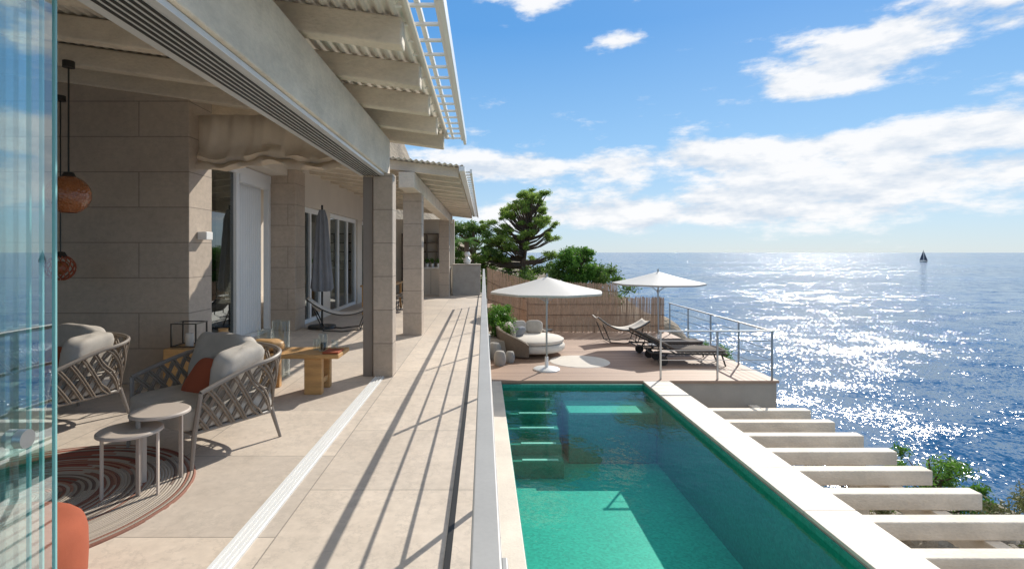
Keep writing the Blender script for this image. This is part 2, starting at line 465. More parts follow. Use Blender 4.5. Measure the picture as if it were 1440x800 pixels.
# palm
e=empty('palm_tree',(-.75,23.6,-.9)); MB().tube([(0,0,0),(.05,0,1.4),(0,0,3.0)],[.16,.12,.11],10).build('trunk',M_bark,e,smooth=True)
mb=MB()
for i in range(22):
    a=2*pi*i/22+random.uniform(-.1,.1); up=random.uniform(.1,.9); L_=random.uniform(.9,1.2)
    for j in range(18):
        t=j/17; r_=L_*t; z=3.0+up*t*.9-1.1*t*t*(1.1-up*.5)
        p=Vector((r_*cos(a),r_*sin(a),z)); side=Vector((-sin(a),cos(a),0)); out=Vector((cos(a),sin(a),0))
        for s in (1,-1):
            q=p+side*s*.28*(1-t*.6)+out*.12+Vector((0,0,-.08))
            mb.add([p,p+out*.03,q],[(0,1,2)])
mb.build('fronds',M_bush,e)
# understory
mb=MB(); cl=[((random.uniform(-.5,6.6),random.uniform(23.5,30),random.uniform(-.9,.9)),random.uniform(.4,.8)) for i in range(90)]
foliage(mb,cl,240,.08,.7,.6); mb.build('hillside_shrubs',M_oak)
mb=MB(); cl=[((random.uniform(.25,.85),random.uniform(14.9,16.6),random.uniform(-.95,-.1)),random.uniform(.2,.32)) for i in range(22)]
foliage(mb,cl,300,.04,.9,.6); e=empty('potted_shrub'); mb.build('leaves',M_bush,e)
MB().box(.15,.95,14.8,16.7,-1.29,-.85).build('planter',M_fascia,e,bevel=.01)

# ---------------------------------------------------------------- pool
pl=empty('swimming_pool')
box('left_ledge',(.102,.40,0,12.05,-4.2,-1.3),M_coping,pl,.01)
mb=MB()
y=0
while y<12:
    y1=min(12.05,y+1.2); mb.box(3.6,4.2,y+.002,y1-.002,-1.345,-1.3); y+=1.2
mb.build('coping_slabs',M_coping,pl,bevel=.008)
box('right_wall',(3.604,4.196,0,12.04,-4.2,-1.349),M_fascia,pl,.012)
box('near_wall',(.405,3.595,0,1.0,-4.2,-1.3),M_coping,pl,.01)
MB().box(.402,3.598,1.0,12.0,-3.2,-2.75).build('pool_floor',M_mosaic,pl)
mb=MB()
mb.box(.402,.42,1.0,11.98,-2.75,-1.40); mb.box(3.58,3.598,1.0,11.98,-2.75,-1.36); mb.box(.42,3.58,11.96,12.0,-2.75,-1.36)
mb.build('pool_lining',M_mosaic2,pl)
MB().box(1.75,3.58,11.0,11.96,-2.745,-1.72).build('shelf',M_mosaic2,pl,bevel=.02)
MB().box(1.78,3.575,11.03,11.955,-1.717,-1.710).build('shelf_top',M_mosaic,pl)
mb=MB()
for i in range(5): mb.box(.422,1.55,11.96-.34*(i+1),11.955-.34*i,-2.745,-1.62-.2*i)
mb.build('steps',M_mosaic2,pl)
mb=MB()
for i in range(5): mb.box(.75,1.45,11.96-.34*(i+1)+.03,11.95-.34*(i+1)+.12,-1.615-.2*i,-1.605-.2*i)
mb.build('step_nosings',M_step,pl)
MB().add([(.4,1,-1.43),(3.6,1,-1.43),(3.6,12.0,-1.43),(.4,12.0,-1.43)],[(0,1,2,3)]).build('water',M_water,pl)

# ---------------------------------------------------------------- deck
dk=empty('timber_deck_terrace')
MB().box(.105,6.70,12.08,19.6,-1.36,-1.3).build('boards',M_deck,dk,bevel=.004)
box('deck_fascia',(.105,6.66,12.12,19.5,-2.02,-1.365),M_fascia,dk)
box('retaining_wall',(.105,5.9,12.6,19.4,-5.5,-2.03),M_fascia,dk)
# deck railing
dr=empty('deck_railing')
mb=MB(); zt=-.2
def post(x,y):
    mb.box(x-.02,x+.02,y-.012,y+.012,-1.3,zt-.01)
for x in (4.05,5.35,6.6): post(x,12.2)
for y in (13.8,15.5,17.2,18.9): post(6.6,y)
mb.box(4.0,6.64,12.17,12.23,zt-.012,zt+.015); mb.box(6.57,6.63,12.235,18.95,zt-.012,zt+.015)
for z in (-.42,-.64,-.86,-1.08):
    mb.tube([(4.05,12.2,z),(6.6,12.2,z)],.007,6); mb.tube([(6.6,12.2,z),(6.6,18.9,z)],.007,6)
mb.build('rails',M_steel,dr)
# bamboo fence
def bamboo(name,p0,p1,z0,z1a,z1b,step=.028):
    e=empty(name); mb=MB(); p0=Vector(p0);p1=Vector(p1); L_=(p1-p0).length; n=int(L_/step)
    for i in range(n):
        q=p0.lerp(p1,i/n); t=i/n; zt=z1a+(z1b-z1a)*t+random.uniform(-.04,.035)
        dx,dy=random.uniform(-.012,.012),random.uniform(-.01,.01)
        mb.tube([(q.x+dx,q.y+dy,z0),(q.x-dx,q.y+random.uniform(-.01,.01),zt)],random.uniform(.009,.016),5,cap=False)
    mb.build('reeds',M_bamboo,e,smooth=True)
    mb=MB()
    for k in (.2,.5,.8):
        mb.tube([(p0.x,p0.y-.025,z0+(z1a-z0)*k),(p1.x,p1.y-.025,z0+(z1b-z0)*k)],.008,5)
    for k in range(int(L_/1.2)+1):
        q=p0.lerp(p1,min(1,k*1.2/L_)); mb.box(q.x-.02,q.x+.02,q.y+.02,q.y+.06,z0,z0+(z1a-z0)*.98+(z1b-z1a)*k*1.2/L_)
    mb.build('wires_and_posts',M_bark,e)
bamboo('bamboo_fence',(1.6,19.3,0),(6.55,19.3,0),-1.3,-.02,-.02)
bamboo('bamboo_fence',(2.5,22.2,0),(5.6,22.2,0),-1.3,.38,.30)
bamboo('bamboo_fence',(.15,19.9,0),(1.6,19.9,0),-1.3,1.0,.15)
bamboo('bamboo_fence',(.15,21.4,0),(3.0,21.4,0),-1.3,1.0,.1)
st=empty('timber_staircase'); mb=MB()
for i in range(7): mb.box(.12+.21*i,.33+.21*i,17.2,18.6,-1.3,-.02-.18*i-.16)
mb.build('steps',M_deck,st,bevel=.006)
MB().lathe([(0,.012),(.78,.012),(.8,0)],(2.55,14.2,-1.3),48).build('round_outdoor_mat',M_cream)

# ---------------------------------------------------------------- lower concrete pergola
lp=empty('lower_pergola'); mb=MB()
for i in range(12):
    y=10.8-.745*i; mb.box(4.203,6.62+random.uniform(-.03,.03),y,y+.20,-1.82,-1.60)
mb.build('beams',M_conc,lp,bevel=.014)
box('carrier_beam',(5.95,6.15,1.5,12.0,-2.1,-1.825),M_conc,lp,.01)
mb=MB()
for y in (2.5,5.5,8.5,11.5): mb.box(5.95,6.15,y,y+.2,-5.5,-2.105)
mb.build('posts',M_conc,lp)

# ---------------------------------------------------------------- parasols
def parasol(loc,R=1.42,H=2.3,rot=.2):
    e=empty('parasol',loc,rot)
    mb=MB(); n=8; vs=[(0,0,H)]; ring=6
    for j in range(1,ring+1):
        t=j/ring
        for k in range(n*4):
            a=2*pi*k/(n*4); fr=(k%4)/4; sc=1-.06*sin(pi*fr)*t
            vs.append((R*t*sc*cos(a),R*t*sc*sin(a),H-.36*t-.02*sin(pi*t)))
    m=n*4; fs=[(0,1+k,1+(k+1)%m) for k in range(m)]
    for j in range(ring-1):
        for k in range(m):
            a=1+j*m+k;b=1+j*m+(k+1)%m; fs.append((a,a+m,b+m,b))
    o=len(vs)
    for k in range(m):
        v=vs[1+(ring-1)*m+k]; vs.append((v[0],v[1],v[2]-.05))
    for k in range(m):
        a=1+(ring-1)*m+k;b=1+(ring-1)*m+(k+1)%m; fs.append((a,o+k,o+(k+1)%m,b))
    mb.add(vs,fs).build('canopy',M_parasol,e,smooth=True,sharp=25,thick=.004)
    mb=MB()
    for k in range(n):
        a=2*pi*k/n; mb.tube([(0.02*cos(a),.02*sin(a),H-.04),(R*.97*cos(a),R*.97*sin(a),H-.385)],.009,4)
        mb.tube([(.03*cos(a),.03*sin(a),H-.62),(R*.5*cos(a),R*.5*sin(a),H-.205)],.007,4)
    mb.tube([(0,0,.05),(0,0,H+.08)],.024,12)
    mb.lathe([(.0,H-.58),(.045,H-.58),(.045,H-.66),(0,H-.66)],n=12)
    mb.build('pole_and_ribs',M_steel,e,smooth=True)
    MB().lathe([(0,.07),(.10,.07),(.12,.06),(.30,.05),(.33,.03),(.33,0)],n=32).lathe([(.045,.06),(.045,.32),(0,.32)],n=16).build('base',M_white,e,smooth=True)
M_parasol=leaf_mat('parasol_canvas',(.74,.72,.68),(.76,.74,.70),(.78,.76,.72),.3)
parasol((1.56,13.2,-1.3)); parasol((5.5,16.8,-1.3),rot=.5)
# closed grey parasol
e=empty('closed_parasol',(-3.42,11.3,0)); mb=MB(); vs=[];fs=[];n=48
pr=[(.05,2.5),(.10,2.3),(.13,1.8),(.17,1.2),(.19,.85),(.15,.78)]
for r,z in pr:
    for k in range(n):
        a=2*pi*k/n; rr=r*(1+.28*sin(a*8+z)); vs.append((rr*cos(a),rr*sin(a),z))
for i in range(len(pr)-1):
    for k in range(n):
        a=i*n+k;b=i*n+(k+1)%n; fs.append((a,b,b+n,a+n))
mb.add(vs,fs).build('folded_canopy',M_greyf,e,smooth=True,sharp=80)
MB().tube([(0,0,.04),(0,0,2.6)],.022,10).lathe([(0,.08),(.28,.06),(.30,0)],n=24).build('pole',M_dark,e,smooth=True)

# ---------------------------------------------------------------- armchairs
def armchair(loc,rot,sc=1):
    e=empty('armchair',loc,rot,sc)
    def path(t,out=0):
        s=1 if t>=0 else -1; a=abs(t)
        if a>.5:
            x=.43+out; y=.10-(a-.5)/.5*.48
        else:
            an=a/.5*pi/2; x=(.43+out)*sin(an)**.7; y=.10+(.32+out)*cos(an)**.7
        return s*x,y
    zt=lambda t:.78-.20*abs(t)**1.6
    zb=.27
    def P(t,h):
        x,y=path(t,.07*h); return (x,y,zb+(zt(t)-zb)*h)
    mb=MB(); ts=[-1+2*i/60 for i in range(61)]
    mb.tube([P(t,1) for t in ts],.018,8); mb.tube([P(t,0) for t in ts],.014,8)
    mb.build('frame_rails',M_taupe,e,smooth=True)
    mb=MB(); n=18
    for i in range(-3,n+1):
        for sg in (1,-1):
            for off in (0,.024):
                t0=-1+2*i/n+off; t1=t0+.26
                pts=[]
                for k in range(9):
                    t=t0+(t1-t0)*k/8
                    if -1<=t<=1:
                        h=k/8 if sg==1 else 1-k/8
                        p=Vector(P(t,h)); c=Vector((0,.05,p.z)); p+= (p-c).normalized()*(.006*sg)
                        pts.append(p)
                if len(pts)>=2: mb.tube(pts,.010,6,flat=1)
    mb.build('woven_straps',M_strap,e,smooth=True)
    mb=MB()
    for s in (-1,1):
        mb.tube([(s*.50,-.38,.58),(s*.45,-.40,.27),(s*.46,-.43,0)],[.018,.02,.013],8)
        mb.tube([(s*.33,.36,.27),(s*.38,.42,0)],[.02,.013],8)
    mb.tube([(-.45,-.39,.27),(.45,-.39,.27)],.015,8)
    mb.build('legs',M_taupe,e,smooth=True)
    MB().box(-.41,.41,-.38,.30,.25,.28).build('seat_base',M_taupe,e)
    MB().pillow((0,-.06,.37),(.87,.84,.20),.30,.30,jit=.010,n=48,m=24).build('seat_cushion',M_fabric,e,smooth=True,sharp=180)
    mb=MB(); mb.pillow((-.12,.20,.665),(.68,.22,.48),.45,.5,rot=(-.30,0,.08),jit=.03,n=56,m=32)
    mb.pillow((.30,.06,.64),(.56,.19,.42),.45,.5,rot=(-.22,.06,-1.2),jit=.03,n=56,m=32)
    mb.build('back_cushions',M_fabric,e,smooth=True,sharp=180)
    MB().pillow((.02,-.04,.555),(.40,.36,.13),.75,.42,rot=(.95,.12,.15),puff=.5,n=40).build('throw_pillow',M_rust,e,smooth=True,sharp=180)
armchair((-2.30,4.48,0),radians(-31),.98)
armchair((-4.02,5.05,0),radians(-20),.98)

# side tables
def stable(loc,h,r,rot):
    e=empty('side_table',loc,rot)
    MB().lathe([(0,h),(r-.01,h),(r,h-.008),(r,h-.02),(0,h-.02)],n=48).build('top',M_sidetop,e,smooth=True)
    mb=MB()
    a=r*.85
    for s in (-1,1): mb.box(s*a-.006,s*a+.006,-.016,.016,.0,h-.02)
    mb.box(-a,a,-.016,.016,.0,.01); mb.box(-.016,.016,.017,a,.0,.01); mb.box(-.016,.016,a-.006,a+.006,0.011,h-.02)
    mb.build('legs',M_sidetop,e,bevel=.002)
M_sidetop=mat('beige_lacquer',(.48,.41,.35),.5,.04,4,.05,60)
stable((-2.30,3.47,.0),.455,.19,.25); stable((-2.20,3.63,0),.53,.185,1.2)
e=empty('pouf',(-2.12,2.33,0)); MB().pillow((0,0,.21),(.62,.62,.42),.45,.9,jit=.006).build('body',M_rust,e,smooth=True,sharp=180)
MB().lathe([(.0,.425),(.022,.425),(.022,.40)],n=12).build('button',M_rust,e,smooth=True)
# rug
m,N,L,B=base('rug'); oc=objc(N); sp=N.new('ShaderNodeSeparateXYZ'); L.new(oc,sp.inputs[0])
wob=mth(N,L,'MULTIPLY',mth(N,L,'SUBTRACT',noise(N,L,oc,5,2),.5),.012)
r_=mth(N,L,'ADD',wob,mth(N,L,'SQRT',mth(N,L,'ADD',mth(N,L,'POWER',sp.outputs[0],2),mth(N,L,'POWER',sp.outputs[1],2))))
k=mth(N,L,'DIVIDE',r_,.020); fl=mth(N,L,'FLOOR',k); fr=mth(N,L,'FRACT',k)
wn=N.new('ShaderNodeTexWhiteNoise'); wn.noise_dimensions='1D'; L.new(fl,wn.inputs['W'])
ang=mth(N,L,'ARCTAN2',sp.outputs[1],sp.outputs[0])
sect=mth(N,L,'SINE',mth(N,L,'ADD',mth(N,L,'MULTIPLY',ang,1.0),mth(N,L,'MULTIPLY',wn.outputs[0],1.8)))
ca=ramp(N,L,wn.outputs[0],[(0,(.48,.41,.34)),(.28,(.28,.13,.09)),(.42,(.40,.34,.28)),(.62,(.20,.15,.12)),(.72,(.50,.43,.35))],True)
cb=ramp(N,L,wn.outputs[0],[(0,(.36,.10,.06)),(.25,(.50,.42,.34)),(.42,(.27,.07,.04)),(.6,(.44,.24,.17)),(.8,(.20,.14,.11))],True)
sf=mth(N,L,'GREATER_THAN',sect,.35)
L.new(mixc(N,L,sf,cb,ca),B.inputs['Base Color']); B.inputs['Roughness'].default_value=.95
bump(N,L,B,mth(N,L,'ADD',mth(N,L,'SINE',mth(N,L,'MULTIPLY',fr,pi)),mth(N,L,'MULTIPLY',noise(N,L,oc,150,2),.6)),.9,.006)
e=empty('round_rug',(-2.98,3.42,0),-.9); MB().lathe([(0,.014),(.99,.014),(1.0,.004),(1.0,0)],n=96).build('pile',m,e)

# coffee table
ctb=empty('coffee_table',(-2.12,6.2,0),0)
MB().box(-.55,.50,-.24,.24,.41,.46).build('top',M_wood,ctb,bevel=.01)
mb=MB(); mb.box(.10,.30,-.20,-.12,0,.408); mb.box(.10,.30,.12,.20,0,.408); mb.box(.12,.28,-.115,.115,.10,.16)
mb.box(-.50,-.30,-.20,-.12,0,.408); mb.box(-.50,-.30,.12,.20,0,.408); mb.build('trestles',M_wood,ctb,bevel=.008)
e=empty('wooden_bowl',(-2.5,6.15,.462)); MB().pillow((0,0,.07),(.42,.26,.15),.8,.8,jit=.06).build('burl',M_wood,e,smooth=True,sharp=180)
e=empty('glass_tumblers',(-1.85,6.15,.462)); mb=MB()
for x,y_,h,r in ((0,0,.2,.05),(.12,.06,.12,.04),(-.1,.08,.13,.04)): mb.lathe([(0,.005),(r,.005),(r,h),(r-.004,h),(r-.004,.015),(0,.015)],(x,y_,0),20)
mb.build('glasses',M_clear,e,smooth=True); MB().lathe([(0,.0),(.03,.0),(.03,.08),(0,.08)],(0,0,.02),12).build('candle',M_dark,e,smooth=True)
e=empty('serving_tray',(-1.72,6.1,.462)); MB().box(-.09,.09,-.12,.12,0,.02).build('board',M_rust,e,bevel=.005)
e=empty('hurricane_vases',(-2.62,6.9,0)); mb=MB()
for x,y_,h,r in ((0,0,.72,.11),(-.23,.05,.60,.09)): mb.lathe([(0,.01),(r,.01),(r,h),(r-.005,h),(r-.005,.03),(0,.03)],(x,y_,0),24)
mb.build('glass',M_clear,e,smooth=True)
mb=MB(); mb.tube([(0,0,.03),(0,0,.35)],.04,12); mb.tube([(-.23,.05,.03),(-.23,.05,.28)],.04,12); mb.build('candles',M_cream,e,smooth=True)
e=empty('lantern',(-3.42,6.2,.0)); mb=MB()
for x in (-.14,.14):
    for y_ in (-.12,.12): mb.box(x-.008,x+.008,y_-.008,y_+.008,.52,.78)
for z in (.52,.78): mb.box(-.148,.148,-.128,-.112,z,z+.012); mb.box(-.148,.148,.112,.128,z,z+.012); mb.box(-.148,-.132,-.111,.111,z,z+.012); mb.box(.132,.148,-.111,.111,z,z+.012)
mb.build('frame',M_dark,e); MB().box(-.2,.2,-.18,.18,.0,.51).build('plinth',M_wood,e,bevel=.01)
MB().tube([(0,0,.515),(0,0,.66)],.045,16).build('candle',M_cream,e,smooth=True)
e=empty('amber_vase',(-3.05,6.25,0)); MB().lathe([(0,.5),(.05,.5),(.085,.56),(.08,.64),(.05,.68),(.055,.71)],n=24).lathe([(.03,0),(.03,.5)],n=8).build('vase',M_wood,e,smooth=True)

# sling lounge chair
def sling(loc,rot,sc=1,m=None):
    e=empty('rocking_lounge_chair',loc,rot,sc); pts=[]
    for i in range(25):
        t=i/24; x=-.85+1.7*t; z=.42+.42*(abs(t-.55)/.55)**2.0
        pts.append((x,z))
    vs=[];fs=[]
    for x,z in pts:
        for k in range(7):
            y_=-.32+.64*k/6; vs.append((x,y_,z-.05*cos(pi*(k-3)/6)))
    for i in range(24):
        for k in range(6): a=i*7+k; fs.append((a,a+1,a+8,a+7))
    MB().add(vs,fs).build('sling',m or M_cream,e,smooth=True,sharp=180,thick=.03)
    mb=MB()
    for s in (-.34,.34):
        mb.tube([(x,s,z) for x,z in pts],.016,8)
        mb.tube([(-.7,s,.62),(-.45,s,.05),(0,s,.012),(.45,s,.05),(.62,s,.50)],.016,8)
    for x in (-.45,.45): mb.tube([(x,-.34,.05),(x,.34,.05)],.014,8)
    mb.build('frame',M_dark,e,smooth=True)
    MB().pillow((-.62,0,.62),(.3,.5,.12),.6,.5,rot=(0,.8,0)).build('head_cushion',M_cream,e,smooth=True,sharp=180)
sling((-2.92,11.0,0),radians(15),.8,M_cream)
sling((4.45,17.3,-1.3),radians(5),1.0,M_cream)

# sun loungers
def lounger(loc,rot):
    e=empty('sun_lounger',loc,rot); mb=MB()
    for s in (-.33,.33):
        mb.tube([(-.95,s,.32),(-.3,s,.30),(1.0,s,.30)],.024,8)
        mb.tube([(.85,s,.30),(.95,s,0)],.02,8); mb.tube([(-.5,s,.30),(-.62,s,.12)],.02,8)
        mb.tube([(-.3,s,.31),(-1.0,s,.66)],.018,8)
        mb.tube([(-.75,s,.31),(-.72,s,.52)],.012,8)
        c=Vector((-.62,s*1.12,.12))
        mb.tube([c-Vector((0,.02,0)),c+Vector((0,.02,0))],.12,20)
    for x in (-.9,1.0,.3): mb.tube([(x,-.33,.30),(x,.33,.30)],.018,8)
    mb.build('frame_and_wheels',M_dark,e,smooth=True)
    mb=MB()
    for i in range(13): mb.box(-.25+i*.095,-.18+i*.095,-.33,.33,.325,.345)
    mb.build('slats',M_taupe,e,bevel=.004)
    MB().pillow((.35,0,.385),(1.28,.62,.08),.3,.2,n=40).pillow((-.62,0,.56),(.80,.62,.08),.3,.2,rot=(0,radians(27),0),n=40).build('mattress',M_lounge,e,smooth=True,sharp=180)
M_lounge=mat('lounger_fabric',(.11,.085,.065),.9,.12,6,.3,150)
lounger((5.25,14.0,-1.3),radians(-4)); lounger((5.15,15.1,-1.3),radians(4))

# daybed
e=empty('round_daybed',(1.40,15.4,-1.3),radians(-20))
MB().lathe([(0,.12),(.86,.12),(.93,.18),(.94,.28),(.90,.33),(0,.33)],n=48).build('base',M_cream,e,smooth=True,sharp=60)
MB().lathe([(0,.335),(.82,.335),(.90,.37),(.91,.44),(.84,.48),(0,.49)],n=48).build('seat_cushion',M_cream,e,smooth=True,sharp=60)
vs=[];fs=[];n=40
for i in range(n+1):
    t=i/n; a=radians(70)+radians(210)*t; h=.38+.42*sin(pi*t)**.7
    for k,(rr,hh) in enumerate(((.96,.05),(1.0,.3),(1.06,h),(1.02,h+.03),(.95,h),(.93,.3))): vs.append((rr*cos(a),rr*sin(a),hh))
for i in range(n):
    for k in range(6):
        a=i*6+k;b=i*6+(k+1)%6; fs.append((a,b,b+6,a+6))
MB().add(vs,fs).build('wicker_back',M_strap,e,smooth=True,sharp=60)
mb=MB()
for a in (100,140,180,220):
    a=radians(a); mb.pillow((.70*cos(a),.70*sin(a),.66),(.20,.52,.40),.6,.5,rot=(0,.25*1,a),jit=.02)
mb.build('pillows',M_fabric,e,smooth=True,sharp=180)
MB().pillow((-.35,-.1,.60),(.16,.42,.36),.7,.45,rot=(0,-.5,2.8)).build('grey_pillow',M_greyf,e,smooth=True,sharp=180)
e=empty('low_side_table',(1.95,17.0,-1.3)); MB().lathe([(0,.45),(.25,.45),(.25,.42),(0,.42)],n=24).tube([(0,0,.02),(0,0,.42)],.025,8).lathe([(0,.02),(.17,.02),(.17,0)],n=20).build('table',M_dark,e,smooth=True)
for x,y_,s in ((.42,13.75,1),(.30,14.5,1.25),(.70,14.1,.8)):
    e=empty('ceramic_stool',(x,y_,-1.3),0,s); MB().lathe([(0,0),(.12,0),(.155,.08),(.16,.2),(.13,.32),(.10,.36),(0,.365)],n=24).build('body',M_pot,e,smooth=True,sharp=60)

# counter plants & lantern
for x in (-2.15,-1.95,-1.72,-1.5):
    e=empty('potted_herb',(x,20.3,1.045)); MB().lathe([(0,0),(.05,0),(.07,.13),(.06,.13)],n=16).build('pot',M_white,e,smooth=True)
    mb=MB(); foliage(mb,[((0,0,.24),.13)],180,.03,1,.5); mb.build('leaves',M_bush,e)
e=empty('white_vase',(-.62,20.3,1.162)); MB().lathe([(0,0),(.10,0),(.14,.08),(.12,.2),(.06,.26),(.12,.36),(.08,.46),(0,.46)],n=24).build('body',M_white,e,smooth=True)
# dining set
e=empty('dining_table',(-2.75,14.6,0)); mb=MB(); mb.box(-.4,.4,-1.0,1.0,.72,.76)
for x in (-.34,.34):
    for y_ in (-.9,.9): mb.box(x-.03,x+.03,y_-.03,y_+.03,0,.718)
mb.build('table',M_wood,e,bevel=.004)
def dchair(loc,rot):
    e=empty('dining_chair',loc,rot); mb=MB()
    for x in (-.21,.21):
        mb.tube([(x,-.2,.45),(x*1.1,-.24,0)],.013,6); mb.tube([(x,.2,.85),(x,.2,.45),(x*1.1,.25,0)],.013,6)
    mb.tube([(-.21,.2,.85),(.21,.2,.85)],.014,6)
    mb.build('frame',M_dark,e,smooth=True)
    MB().pillow((0,0,.46),(.46,.44,.06),.4,.4).build('seat',M_taupe,e,smooth=True,sharp=180)
    mb=MB()
    for i in range(7): mb.tube([(-.18+.06*i,.2,.47),(-.18+.06*i,.215,.85)],.008,5)
    mb.build('back',M_strap,e,smooth=True)
for y_ in (14.0,14.8,15.5): dchair((-2.1,y_,0),radians(-90))

# pendant lamps
m,N,L,B=base('amber_glass'); B.inputs['Base Color'].default_value=(.46,.15,.045,1); B.inputs['Roughness'].default_value=.12
B.inputs['Transmission Weight'].default_value=.3; B.inputs['Coat Weight'].default_value=.5
v=N.new('ShaderNodeTexVoronoi'); v.inputs['Scale'].default_value=45; L.new(objc(N),v.inputs['Vector']); bump(N,L,B,v.outputs['Distance'],.6,.01); M_amber=m
def pendant(loc,r,top,wire=False):
    e=empty('pendant_lamp',loc)
    if not wire:
        MB().lathe([(r*sin(a),-r*cos(a)) for a in [pi*(.12+.80*i/16) for i in range(17)]],n=32).build('globe',M_amber,e,smooth=True,sharp=180)
    else:
        mb=MB()
        for k in range(14):
            for s in (1,-1):
                mb.tube([(r*sin(pi*i/12)*cos(2*pi*k/14+s*i*.16),r*sin(pi*i/12)*sin(2*pi*k/14+s*i*.16),-r*cos(pi*i/12)) for i in range(1,12)],.006,4)
        mb.build('woven_shade',M_rust,e,smooth=True)
        MB().pillow((0,0,0),(r*1.1,r*1.1,r*1.1),1,1).build('inner_globe',M_amber,e,smooth=True,sharp=180)
    MB().lathe([(0,r*.88+.06),(.04,r*.88+.05),(.07,r*.80)],n=20).tube([(0,0,r),(0,0,top)],.008,6).lathe([(0,top),(.05,top),(.05,top-.06),(0,top-.06)],n=16).build('cap_and_cord',M_dark,e,smooth=True)
pendant((-3.89,5.0,2.14),.18,1.25); pendant((-4.68,5.9,1.43),.14,1.9,True)

# foreground glass panels
gp=empty('sliding_glass_panels')
for i,x in enumerate((-1.50,-1.545,-1.59)):
    y1=1.86
    MB().add([(x,-.3,.02),(x,y1,.02),(x,y1,2.58),(x,-.3,2.58)],[(0,1,2,3)]).build('pane_%d'%(i+1),M_panel,gp)
    MB().box(x-.006,x+.006,y1+.001,y1+.009,.02,2.58).build('edge_%d'%(i+1),M_edge,gp)
MB().tube([(-1.498,1.72,1.0),(-1.47,1.72,1.0)],.03,20).build('lock',M_steel,gp,smooth=True)

# ---------------------------------------------------------------- terrain, sea, boat
def hgt(x,y):
    if y<9: xe=11.2
    elif y<14: xe=11.2-(y-9)*.66
    elif y<20: xe=7.9
    else: xe=7.9-.05*(y-20)**1.25
    z=-3.65-min(1,max(0,(y-9)/3))*.8 if y<19.9 else -4.45+min(1,(y-19.9)/1.8)*3.35
    if y>21.7: z+=(y-21.7)*.03
    z+=26*exp(-((x+17)/9.5)**2-((y-62)/16)**2)
    if x>xe: z-= (x-xe)*1.25
    if y>75: z-=(y-75)*.5
    z+=.25*sin(x*.9+y*.4)*sin(y*.7-x*.3)*(1 if (x>8 or y>23) else .1)
    if x>6.7 and y<20: z+=.3*sin(x*2.1+y*1.3)*sin(y*2.7)+.15*sin(x*5+y*3)*sin(y*6.1-x*2)
    z+=.8*sin(x*.31+y*.23)*sin(y*.37)*(1 if y>40 else 0)
    return max(z,-26)
def grid(x0,x1,nx,y0,y1,ny):
    vs=[(x0+(x1-x0)*i/nx,y0+(y1-y0)*j/ny,hgt(x0+(x1-x0)*i/nx,y0+(y1-y0)*j/ny)) for j in range(ny+1) for i in range(nx+1)]
    fs=[(j*(nx+1)+i,j*(nx+1)+i+1,(j+1)*(nx+1)+i+1,(j+1)*(nx+1)+i) for j in range(ny) for i in range(nx)]
    return vs,fs
M_ground=mat('rocky_ground',(.26,.21,.15),.9,.5,.9,1,3,dist=.15)
mb=MB(); mb.add(*grid(-60,40,250,-40,140,360)); mb.build('ground',M_ground,smooth=True,sharp=180)
# rocks
mb=MB()
for i in range(110):
    y=random.uniform(4,14); x=random.uniform(6.9,11.4); r=random.uniform(.15,.5)
    mb.pillow((x,y,hgt(x,y)+r*.25),(r*2,r*1.6,r*1.4),random.uniform(.5,.9),random.uniform(.5,.9),rot=(random.random(),random.random(),random.random()*6),n=12,m=8,jit=.14)
mb.build('rocks',mat('cliff_rock',(.36,.31,.25),.9,.35,3,.8,25,dist=.03),sharp=20)
mb=MB(); cl=[]
for i in range(170):
    y=random.uniform(3.5,15); x=random.uniform(4.8,11.8)
    cl.append(((x,y,hgt(x,y)+random.uniform(.1,.5)),random.uniform(.2,.5)))
foliage(mb,cl,200,.045,.8,.5); mb.build('cliff_scrub',M_scrub)
def bush_at(name,x,y,h,m,nn,n):
    z=hgt(x,y)-.2
    cl=[((random.uniform(-.6,.6),random.uniform(-.7,.7),h-.35+random.uniform(-.8,.35)),random.uniform(.18,.32)) for i in range(nn)]
    tree(name,(x,y,z),h,cl,n,.04,m,(.05,0),.06,.8,.5)
bush_at('coastal_bush',7.75,9.35,2.0,M_bush,30,170)
bush_at('coastal_bush',8.3,7.5,1.7,M_scrub,26,170)
bush_at('coastal_bush',9.4,8.6,1.3,M_scrub,24,170)
bush_at('coastal_bush',7.4,10.9,1.5,M_scrub,20,170)
cl=[((random.uniform(-.5,.4),random.uniform(-1.2,1.3),2.6+random.uniform(-.8,.55)),random.uniform(.2,.32)) for i in range(22)]
tree('deck_side_shrub',(7.2,17,-4.5),3.1,cl,200,.05,M_bush,(.05,0),.07,.8,.5)

m,N,L,B=base('sea_water'); oc=objc(N)
B.inputs['Roughness'].default_value=.12; B.inputs['IOR'].default_value=1.333
n1=noise(N,L,mapping(N,L,oc,(1,.8,1),(0,0,.5)),1.8,4,.72,out=1)
n2=noise(N,L,mapping(N,L,oc,(.8,1,1),(0,0,.2)),.11,4,.65,out=1)
pt=noise(N,L,mapping(N,L,oc,(.35,1,1),(0,0,.2)),.006,4)
calm=mth(N,L,'MULTIPLY_ADD',noise(N,L,mapping(N,L,oc,(.35,1.3,1),(0,0,.15)),.010,5,.6),4.0,-1.4,clamp=True)
h=vm(N,L,'SUBTRACT',vm(N,L,'ADD',vm(N,L,'SCALE',n1,s=.65),vm(N,L,'SCALE',n2,s=.35)),(.5,.5,.5))
amp=mth(N,L,'MULTIPLY_ADD',calm,1.3,1.65)
hv=vm(N,L,'MULTIPLY',vm(N,L,'SCALE',h,s=amp),(1,1,0))
nn=vm(N,L,'NORMALIZE',vm(N,L,'ADD',hv,(0,0,1)))
L.new(nn,B.inputs['Normal'])
L.new(mixc(N,L,mth(N,L,'MULTIPLY_ADD',pt,4,-1.5,clamp=True),(.008,.075,.18),(.016,.11,.26)),B.inputs['Base Color'])
